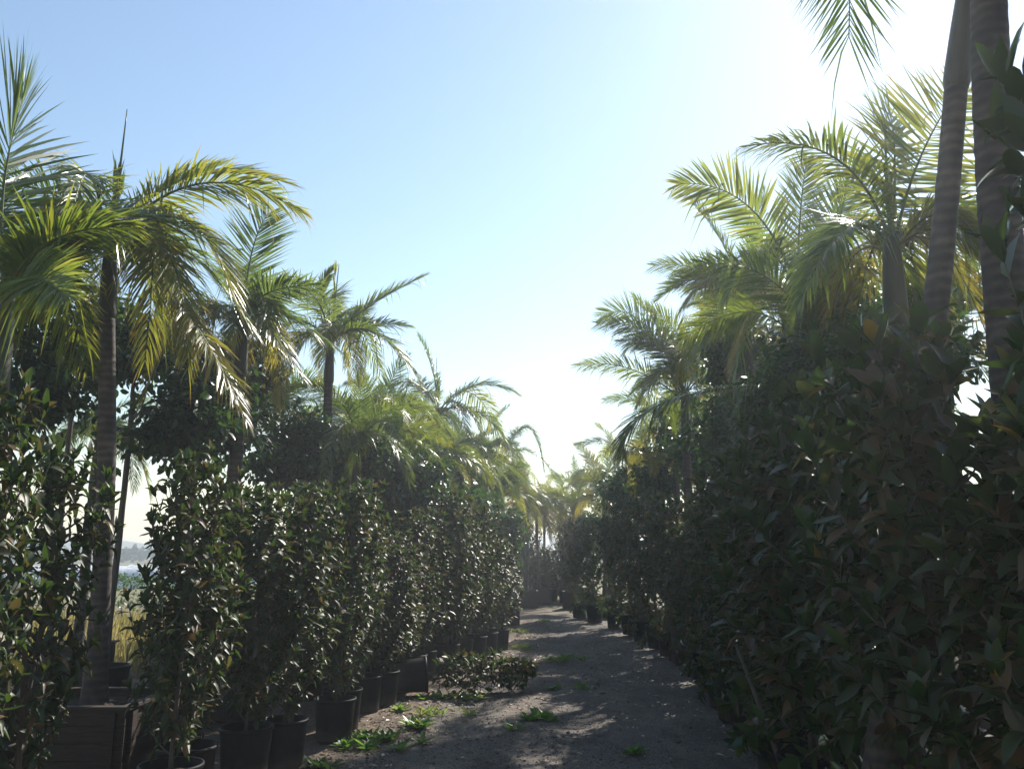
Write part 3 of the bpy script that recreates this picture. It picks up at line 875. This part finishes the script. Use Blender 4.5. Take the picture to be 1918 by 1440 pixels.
more_f = [
    (165, 11.8, 3.35, 'thin palm with a short crown tucked behind the thick-trunked one'),
    (655, 12.6, 3.45, 'short palm fanning its fronds at the foot of the slim palm'),
    (722, 14.2, 3.4, 'short palm over the magnolia tops before the hanging yellow frond'),
    (800, 15.8, 3.35, 'short palm right behind the toppled magnolia'),
    (880, 18.5, 3.5, 'short palm below the arching fronds of the pointed spear palm'),
    (945, 21.5, 3.3, 'short palm over the last pots of the field-side row'),
    (500, 13.5, 3.9, 'palm with a low crown between the two tallest field-side spears'),
    (690, 15.5, 4.1, 'palm half hidden behind the slim one with the ragged spear'),
    (760, 20, 4.3, 'palm whose crown fills the gap before the pointed spear leaf'),
    (885, 21.5, 4.2, 'palm behind the pointed spear, its crown merging with the last one'),
    (985, 28, 3.2, 'low palm with a bright yellow frond where the track ends'),
    (860, 26, 4.2, 'palm deep behind the last field-side pots'),
]
for k, (px, y, cz, lab) in enumerate(more_f):
    p = at(px, 1000, y)
    palm((p[0], y), cz, lab, G_PF, r=.07, seed=10 + k, tone_shift=-.14 if k != 10 else .1, fill=spread(10 + k, (1, 4, 6, 5)), frond_scale=.85 if k > 5 else .68 if k else .62, spear=None if k % 2 else k)

# ---- palms, sun side
fp, tp = at(1714, 900, 4.5), at(1786, 170, 4.5)
sl = (tp[0] - fp[0]) / (tp[2] - fp[2])
palm((fp[0] - sl * (fp[2] - .45), 4.5), tp[2] + .75, 'leaning palm stem crossing in front of the thick trunk, frond hanging above', G_PS, r=.078, lean=(sl * (tp[2] - .45), .0), lp=1.0, shag=False, seed=21, own_trunk=True, spear=None,
     fill=[('up', 20), ('up', 60), ('up', 340)],
     fronds=[((1650, -430, -.2), (1590, 70, -.5), dict(leaf_len=.98, n=220, droop=.04, vang=.05, tone=.05, width=.018, a0=50, a1=27, roll=0))])
fp, tp = at(1902, 900, 4.25), at(1860, 0, 4.25)
sl = (tp[0] - fp[0]) / (tp[2] - fp[2])
palm((fp[0] - sl * (fp[2] - .45), 4.25), 5.7, 'thickest palm trunk, rising out of the top of the photo', G_PS, r=.118, lean=(sl * 4.5, .0), lp=1.0, shag=False, seed=22, own_trunk=True,
     fill=[('up', 20), ('up', 70), ('up', 330), ('up', 120)])
fp = at(1676, 900, 6.3)
palm((fp[0], 6.3), 4.25, 'palm with tall pale fronds lit through right under the sun', G_PS, r=.095, crown_px=(1674, 500), seed=23, own_trunk=True, spear=0, spear_scale=.75,
     fill=[('out', 20), ('low', 60), ('out', 100)],
     fronds=[((1722, 300, 0), (1800, 165, .1), dict(leaf_len=.78, roll=1.3, vang=.05, droop=.04, tone=.36, n=60, width=.03, a0=78, a1=48)),
             ((1676, 310, .1), (1668, 215, .2), dict(leaf_len=.62, roll=1.3, vang=.05, droop=.04, tone=.42, n=60, width=.03, a0=66, a1=34)),
             ((1570, 300, -.2), (1395, 275, -.4), dict(leaf_len=.5, droop=.55, tone=.5, ragged=.12)),
             ((1760, 400, -.2), (1850, 470, -.3), dict(leaf_len=.5, droop=.5, tone=.35)),
             ((1590, 430, -.5), (1500, 560, -.8), dict(leaf_len=.5, droop=.5, tone=.25))])
fp = at(1488, 900, 9)
palm((fp[0], 9), 4.75, 'palm with a broad lit frond reaching over the track from the sun side', G_PS, r=.09, crown_px=(1488, 500), seed=24, own_trunk=True, spear=None,
     fill=[('out', 130), ('low', 60), ('out', 20)],
     fronds=[((1400, 385, 0), (1268, 345, 0), dict(leaf_len=.6, roll=.9, vang=.15, droop=.15, tone=.42, n=76, width=.031)),
             ((1500, 390, .1), (1512, 300, .2), dict(leaf_len=.5, roll=1.2, vang=.15, droop=.1, tone=.3)),
             ((1560, 410, 0), (1600, 340, .1), dict(leaf_len=.55, roll=1.2, vang=.1, droop=.1, tone=.25)),
             ((1430, 470, -.4), (1360, 560, -.7), dict(leaf_len=.5, droop=.5, tone=.2)),
             ((1570, 500, -.4), (1640, 580, -.6), dict(leaf_len=.5, droop=.5, tone=.3))])
fp = at(1415, 900, 11.5)
palm((fp[0], 11.5), 4.9, 'palm with golden leaflets hanging below a comb-like frond', G_PS, seed=25, own_trunk=True, spear=None,
     fill=[('out', 100), ('low', 260), ('out', 330), ('mid', 40), ('mid', 270), ('out', 285), ('mid', 200), ('up', 180), ('up', 300)],
     fronds=[((1345, 518, 0), (1235, 560, 0), dict(leaf_len=.55, droop=.15, vang=.9, tone=.15)),
             ((1350, 522, -.4), (1270, 590, -.6), dict(leaf_len=.5, droop=.7, tone=.62)),
             ((1440, 480, .2), (1420, 450, .5), dict(leaf_len=.45, tone=.2)),
             ((1370, 565, .3), (1285, 575, .5), dict(leaf_len=.5, droop=.3, tone=.2)),
             ((1375, 600, -.3), (1300, 665, -.6), dict(leaf_len=.5, droop=.4, tone=.25)),
             ((1355, 540, -.2), (1265, 530, -.2), dict(leaf_len=.5, droop=.25, roll=.8, tone=.3)),
             ((1390, 600, .2), (1340, 640, .6), dict(leaf_len=.5, droop=.4, tone=.2))])
fp = at(1290, 900, 14)
palm((fp[0], 14), 4.45, 'palm stretching two stiff fronds far out over the track', G_PS, seed=26, own_trunk=True, spear=None,
     fill=[('out', 100), ('mid', 60), ('out', 330), ('low', 290), ('mid', 270), ('mid', 215), ('up', 150), ('out', 265)],
     fronds=[((1205, 605, 0), (1125, 592, 0), dict(leaf_len=.6, roll=.9, vang=.1, droop=.15, tone=.12, n=76)),
             ((1185, 692, -.1), (1080, 684, -.2), dict(leaf_len=.5, roll=.5, droop=.3, tone=.3, ragged=.15)),
             ((1230, 640, .2), (1170, 660, .2), dict(leaf_len=.5, droop=.4, tone=.2)),
             ((1245, 660, -.4), (1160, 640, -.7), dict(leaf_len=.5, droop=.3, roll=.6, tone=.25)),
             ((1240, 705, .3), (1185, 735, .5), dict(leaf_len=.5, droop=.3, tone=.15)),
             ((1275, 640, .1), (1215, 575, .1), dict(leaf_len=.5, droop=.2, roll=.9, tone=.3)),
             ((1250, 690, -.5), (1195, 760, -.9), dict(leaf_len=.5, droop=.4, tone=.3)),
             ((1330, 600, .2), (1310, 560, .6), dict(leaf_len=.5, tone=.2))])
more_s = [
    (1405, 8.0, 3.4, 'short palm with one long arching frond dipping towards the track', .085, 1.0),
    (1245, 17.5, 4.2, 'palm with pale grey-green fronds beyond the two stiff ones', .075, .85),
    (1190, 21, 3.75, 'palm in the sun-side row where the crowns turn yellow-green', .07, .85),
    (1140, 25, 3.5, 'yellow-fronded palm over the far corner of the track', .07, .85),
    (1082, 30, 3.9, 'little palm peeping above the yellow fronds against the pale sky', .06, .7),
    (1053, 36, 3.9, 'distant thin palm standing in the gap of sky at the track end', .06, .75),
    (1020, 34, 3.2, 'distant thin palm beside the gap of sky at the track end', .06, .7),
    (968, 30, 3.3, 'low leafy palm closing the track on its field side', .06, .8),
    (1008, 29.5, 3.0, 'low yellow-green palm standing where the track seems to stop', .06, .75),
    (1075, 27.5, 3.1, 'low palm with fanned yellow-green fronds by the far corner of the track', .06, .75),
    (1110, 24, 3.3, 'yellow-green palm leaning its fronds over the last sun-side magnolias', .065, .75),
    (1165, 18.5, 3.5, 'low bright palm in front of the yellow-green crowns', .065, .75),
    (1290, 22, 4.4, 'palm in the second sun-side line behind the stiff fronds', .08, .9),
    (1800, 8.5, 4.0, 'palm seen between the leaning stem and the thickest trunk', .08, .8),
]
for k, (px, y, cz, lab, r, fs) in enumerate(more_s):
    p = at(px, 1000, y)
    p[0] = max(p[0], x_right(y) + .8) if y < 26 else p[0]
    fr = []
    if k == 0:
        fr = [((1270, 745, -.2), (1168, 838, -.3), dict(leaf_len=.5, droop=.6, tone=.2))]
    if k == 3:
        fr = [((1110, 925, -.3), (1060, 950, -.6), dict(leaf_len=.5, droop=.6, tone=.62)), ((1170, 890, -.5), (1200, 930, -.9), dict(leaf_len=.5, droop=.6, tone=.6))]
    palm((p[0], y), cz, lab, G_PS, r=r, seed=40 + k, tone_shift=.17 if 16 < y < 33 and px < 1200 else 0.0, fill=spread(40 + k, (2, 5, 5, 3)), frond_scale=fs, fronds=fr, spear=None if k % 2 == 0 else k)  # sunlit look of the far crowns put into a yellower frond tone

# ---- round-crowned trees
G_RF, G_RS = 'round-crowned trees behind the field-side palms', 'round-crowned trees behind the sun-side palms'
for k, (px, py, y, R, lab) in enumerate([
        (40, 700, 8.0, .72, 'dark ball-crowned tree by the photo edge under the upright frond'),
        (358, 795, 9.5, .78, 'dark ball-crowned tree beside the thick palm trunk, branch tips hanging'),
        (440, 690, 11.0, .58, 'bright green round-crowned tree under the drooping brown fronds'),
        (545, 850, 12.0, .7, 'dark round tree between the two tallest spear palms'),
        (150, 640, 10.5, .7, 'shaded round tree hidden behind the thick palm crown'),
        (255, 660, 10.0, .6, 'shaded round tree just beyond the thick palm trunk'),
        (690, 885, 13.5, .8, 'leafy round tree next to the slim palm trunk'),
        (775, 935, 14.0, .85, 'dark round tree under the hanging yellow frond'),
        (865, 935, 17.5, .9, 'round tree in front of the last field-side palm crowns'),
        (640, 925, 17, .9, 'round tree seen low behind the slim palm trunk'),
        (930, 1000, 21, .9, 'round tree below the drooping skirt of the last field-side palm')]):
    p = at(px, py, y)
    round_tree(p[0], y, p[2], R, k, lab, G_RF)
for k, (px, py, y, R, lab) in enumerate([
        (1590, 630, 8.0, .5, 'round dark tree under the pale sunlit palm fronds'),
        (1385, 680, 12.0, .6, 'round tree below the golden hanging leaflets'),
        (1205, 800, 16.5, .5, 'small-leaved round tree bulging towards the sky over the track'),
        (1700, 640, 7.2, .6, 'round dark tree behind the leaning palm stem'),
        (1640, 690, 6.6, .45, 'round dark tree just left of the shaded palm trunk under the sun'),
        (1560, 715, 7.2, .6, 'round dark tree right above the tallest sun-side magnolias'),
        (1465, 735, 8.0, .58, 'round dark tree over the magnolia tops beside the arching frond'),
        (1385, 790, 9.2, .55, 'round dark tree where the arching frond dips'),
        (1315, 830, 11.2, .55, 'round dark tree between the arching frond and the yellow-green crowns'),
        (1378, 800, 12.4, .75, 'round dark tree filling the wall under the golden leaflets'),
        (1312, 850, 15.2, .68, 'round dark tree filling the wall under the stiff fronds'),
        (1240, 890, 18.2, .68, 'round dark tree between the dipping frond and the yellow-green palms'),
        (1178, 930, 21.2, .75, 'round dark tree under the yellow-green palms'),
        (1110, 985, 27, .55, 'round tree near the far corner of the track'),
        (1660, 800, 7.8, .55, 'small round tree low behind the leaning palm stem')]):
    p = at(px, py, y)
    round_tree(p[0], y, p[2], R, k + 1, lab, G_RS)

for k, (x, y, cz, R) in enumerate([(-3.4, 33.5, 2.5, 1.0), (-1.9, 35, 2.6, 1.1), (-.5, 34, 2.5, .95), (2.6, 35, 2.7, 1.1), (3.9, 33, 2.5, 1.0)]):
    round_tree(x, y, cz, R, k, f'distant round tree behind the row closing the track, {ORD[k]} from the field side', 'round trees closing the far end of the track')

# ---- magnolia tipped over onto the track
root = obj('potted_magnolia', None, None, (-1.5, 11.05, .2), (math.radians(0), math.radians(86), math.radians(9)))
tag(root, 'toppled magnolia lying across the track edge with its leaves on the gravel', 'potted tree')
pt = obj('pot', POT[0], root)
obj('rim', POT[1], pt)
obj('soil', POT[2], root)
fo, st = magnolia_meshes(1.5, .24, 399, LEAF_HI, 40, (.085, .135), 13, .06)
obj('foliage', fo, root, (0, 0, .36))
obj('stem', st, root, (0, 0, .36))

mb = MB()
a, b = np.array((1.93, 6.0, -.02)), np.array((1.72, 6.6, 1.05))
mb.tube([a, a * .5 + b * .5 + np.array((.012, 0, 0)), b], [.019, .018, .016], 7, jitter=.06)
tag(obj('wooden_stake', mb.mesh('wooden_stake', M['stake'])), 'weathered wooden stake leaning out from the dark sun-side foliage', 'stake')

# ------------------------------------------------------------------ weeds on the track
def weed_mesh(R, seed, n=130, grassy=False, yellow=0.0):
    g = np.random.default_rng(seed)
    k = max(3, n // 14)
    cx = g.normal(0, R * .42, (k, 2)) * np.array((1.5, .8))
    i = g.integers(0, k, n)
    P = np.concatenate([cx[i] + g.normal(0, .015, (n, 2)), np.full((n, 1), .0)], -1)
    a = g.uniform(0, 6.28, n)
    D = np.stack([np.cos(a), np.sin(a), g.uniform(.25, 1.1, n)], -1)
    mb = MB()
    L = g.uniform(.07, .17, n) if not grassy else g.uniform(.08, .2, n)
    leaves(mb, P, D, np.tile((0, 0, 1.0), (n, 1)) + g.normal(0, .2, (n, 3)), L, L * (.32 if not grassy else .09), LEAF_MID, np.clip(g.normal(.35 + yellow, .2, n), 0, 1))
    return mb.mesh('weed_patch', M['weed'])
WEEDS = [
    (745, 1330, .12, 30, False, .1, 'small weed close against the pair of pots'),
    (900, 1255, .14, 34, True, .35, 'thin grass wisp at the tip of the toppled magnolia'),
    (960, 1365, .07, 14, False, .3, 'tiny yellowish weed before the compact green one'),
    (1085, 1290, .1, 26, True, .2, 'sparse grass blades on the shaded wheel track'),
    (705, 1388, .38, 260, False, 0, 'large bright green weed patch at the foot of the black pots'),
    (770, 1362, .25, 120, False, .1, 'weed patch trailing off from the large one towards the track'),
    (1008, 1340, .2, 130, False, 0, 'compact bright green weed in the middle of the track'),
    (1050, 1235, .3, 150, True, 0, 'flat grassy weed further up the middle of the track'),
    (840, 1305, .2, 110, False, .2, 'weeds in front of the toppled magnolia'),
    (825, 1335, .22, 70, True, .45, 'yellowing grass tuft between the weeds by the pots'),
    (1200, 1412, .09, 16, False, 0, 'single small seedling on the shaded part of the track'),
    (1030, 1290, .08, 18, False, .1, 'tiny weed between the two mid-track patches'),
    (588, 1432, .15, 60, False, .1, 'weed at the base of the tapered pot'),
    (985, 1215, .2, 90, True, .4, 'thin dry grass near the last field-side pot'),
    (960, 1185, .3, 90, True, .5, 'dry grass strip beside the end pot of the row'),
    (1020, 1163, .3, 60, True, .2, 'faint green patch at the far end of the track'),
]
for k, (px, py, R, n, gr, ye, lab) in enumerate(WEEDS):
    d = ray(px, py)
    t = -CAM_H / d[2]
    x, y = d[0] * t, d[1] * t
    o = obj('weed_patch', weed_mesh(R, 700 + k, n, gr, ye), None, (x, y, float(ground_z(np.array(x), np.array(y)))))
    tag(o, lab, 'weed', 'weeds on the track')

# ------------------------------------------------------------------ loose stones and fallen leaves on the track
def scatter_xy(n, y0, y1, g):
    y = y0 * (y1 / y0) ** g.random(n)
    xl, xr = np.vectorize(x_left)(y) + .1, np.vectorize(x_right)(y) + .1
    return xl + (xr - xl) * g.random(n), y
g = np.random.default_rng(900)
n = 9000
x, y = scatter_xy(n, 5.5, 24, g)
s = g.uniform(.005, .014, n) * (1 + (g.random(n) < .05) * .9)
octa = np.array([(1, 0, 0), (-.9, .2, .1), (.1, 1, 0), (-.1, -.95, .1), (.1, .1, .7), (0, 0, -.5)])
V = np.stack([x, y, ground_z(x, y) + s * .2], -1)[:, None] + octa[None] * s[:, None, None] * g.uniform(.6, 1.3, (n, 6, 1))
tri = np.array([(0, 2, 4), (2, 1, 4), (1, 3, 4), (3, 0, 4), (2, 0, 5), (1, 2, 5), (3, 1, 5), (0, 3, 5)])
mb = MB()
mb.add(V.reshape(-1, 3), [(tri[None] + (np.arange(n) * 6)[:, None, None]).reshape(-1, 3)])
tag(obj('gravel', mb.mesh('gravel', M['stone'], False)), kind='stuff')
n = 2200
x, y = scatter_xy(n, 5.5, 22, g)
pull = g.random(n) < .6
x = np.where(pull, np.vectorize(x_left)(y) + .1 + np.abs(g.normal(0, .5, n)), x)
a = g.uniform(0, 6.28, n)
mb = MB()
L = g.uniform(.02, .09, n) * np.where(g.random(n) < .5, .55, 1)
leaves(mb, np.stack([x, y, ground_z(x, y) + .012], -1), np.stack([np.cos(a), np.sin(a), g.normal(.05, .15, n)], -1), np.tile((0, 0, 1.0), (n, 1)) + g.normal(0, .3, (n, 3)), L, L * .45, LEAF_MID, g.random(n))
tag(obj('leaf_litter', mb.mesh('leaf_litter', M['litter'])), kind='stuff')

# ------------------------------------------------------------------ open field seen between the stems
n = 9000
x = g.uniform(-16, -4.3, n)
y = g.uniform(12.5, 21, n)
a = g.uniform(0, 6.28, n)
D = np.stack([np.cos(a) * .35 + .1, np.sin(a) * .35, np.ones(n)], -1)
L = g.uniform(.25, .6, n)
mb = MB()
leaves(mb, np.stack([x, y, ground_z(x, y)], -1), D, np.stack([-np.sin(a), np.cos(a), 0 * a], -1), L, np.full(n, .014), LEAF_LO, g.random(n))
tag(obj('dry_grass', mb.mesh('dry_grass', M['dry_grass'])), kind='stuff')

def hedge(x0, x1, y, h, d, label, n=6500):
    c = np.stack([g.uniform(x0, x1, n), y + g.normal(0, d / 3, n), h * (1 - g.random(n) ** 2.2)], -1)
    c[:, 2] *= 1 + .12 * np.sin(c[:, 0] * 2.1) + .07 * np.sin(c[:, 0] * 5.3)
    mb = MB()
    L = g.uniform(.08, .16, n)
    leaves(mb, c, g.normal(0, .7, (n, 3)) + np.array((0, 0, .5)), g.normal(0, .6, (n, 3)) + np.array((0, 0, 1)), L, L * .5, LEAF_LO, np.clip(g.normal(.6, .25, n), 0, 1))
    return tag(obj('hedge', mb.mesh('hedge', M['ficus'])), label, 'hedge')
hedge(-22, -7, 24.5, .95, 1.6, 'low green hedge between the dry grass and the plastic tunnels')

def tunnel(x0, x1, y, label):
    root = obj('plastic_tunnel', None, None, ((x0 + x1) / 2, y, 0))
    tag(root, label, 'plant tunnel', 'low plastic tunnels in the field')
    L = x1 - x0
    th = np.linspace(0, math.pi, 13)
    xs = np.linspace(-L / 2, L / 2, 60)
    X, TH = np.meshgrid(xs, th, indexing='ij')
    sag = 1 - .05 * np.abs(np.sin(X * math.pi / 1.5))
    V = np.stack([X, -np.cos(TH) * 1.2, np.sin(TH) * 1.05 * sag], -1).reshape(-1, 3)
    i = (np.arange(59)[:, None] * 13 + np.arange(12)).ravel()
    mb = MB()
    mb.add(V, [np.stack([i, i + 13, i + 14, i + 1], -1)])
    obj('cover', mb.mesh('cover', M['poly']), root)
    for k in range(int(L / 1.5) + 1):
        mb = MB()
        mb.tube(np.stack([0 * th, -np.cos(th) * 1.22, np.sin(th) * 1.075], -1), .02, 5)
        obj('hoop', mb.mesh('hoop', M['poly']), root, (-L / 2 + 1.5 * k, 0, 0))
tunnel(-34, -10, 44, 'white plastic tunnel just beyond the low green hedge')
tunnel(-40, -12, 49, 'grey-white plastic tunnel behind the one by the hedge')

def far_wood():
    mb = MB()
    n = 260
    xs = np.sort(g.uniform(-150, 90, n))
    for x in xs:
        y = g.uniform(150, 185)
        h, w = g.uniform(1.6, 3.6), g.uniform(1.6, 3.6)
        k = 30
        c = g.normal(0, 1, (k, 3)) * np.array((w * .4, w * .4, h * .22)) + np.array((x, y, h * .55))
        Lf = g.uniform(.7, 1.3, k)
        leaves(mb, c, g.normal(0, 1, (k, 3)), g.normal(0, 1, (k, 3)), Lf, Lf * .8, LEAF_LO, g.random(k))
    return mb.mesh('far_wood', M['far_leaf'])
tag(obj('far_wood', far_wood()), kind='stuff')

# ------------------------------------------------------------------ the hazy air
hz, hnt, hout = new_mat('hazy_air')
pv = hnt.nodes.new('ShaderNodeVolumePrincipled')
pv.inputs['Color'].default_value = (.86, .92, 1, 1)
pv.inputs['Density'].default_value = .003
pv.inputs['Anisotropy'].default_value = .6
hnt.links.new(pv.outputs[0], hout.inputs['Volume'])
mb = MB()
mb.box((0, 195, 4.1), (900, 520, 11.0))
hb = obj('haze', mb.mesh('haze', hz, False))
tag(hb, kind='stuff')
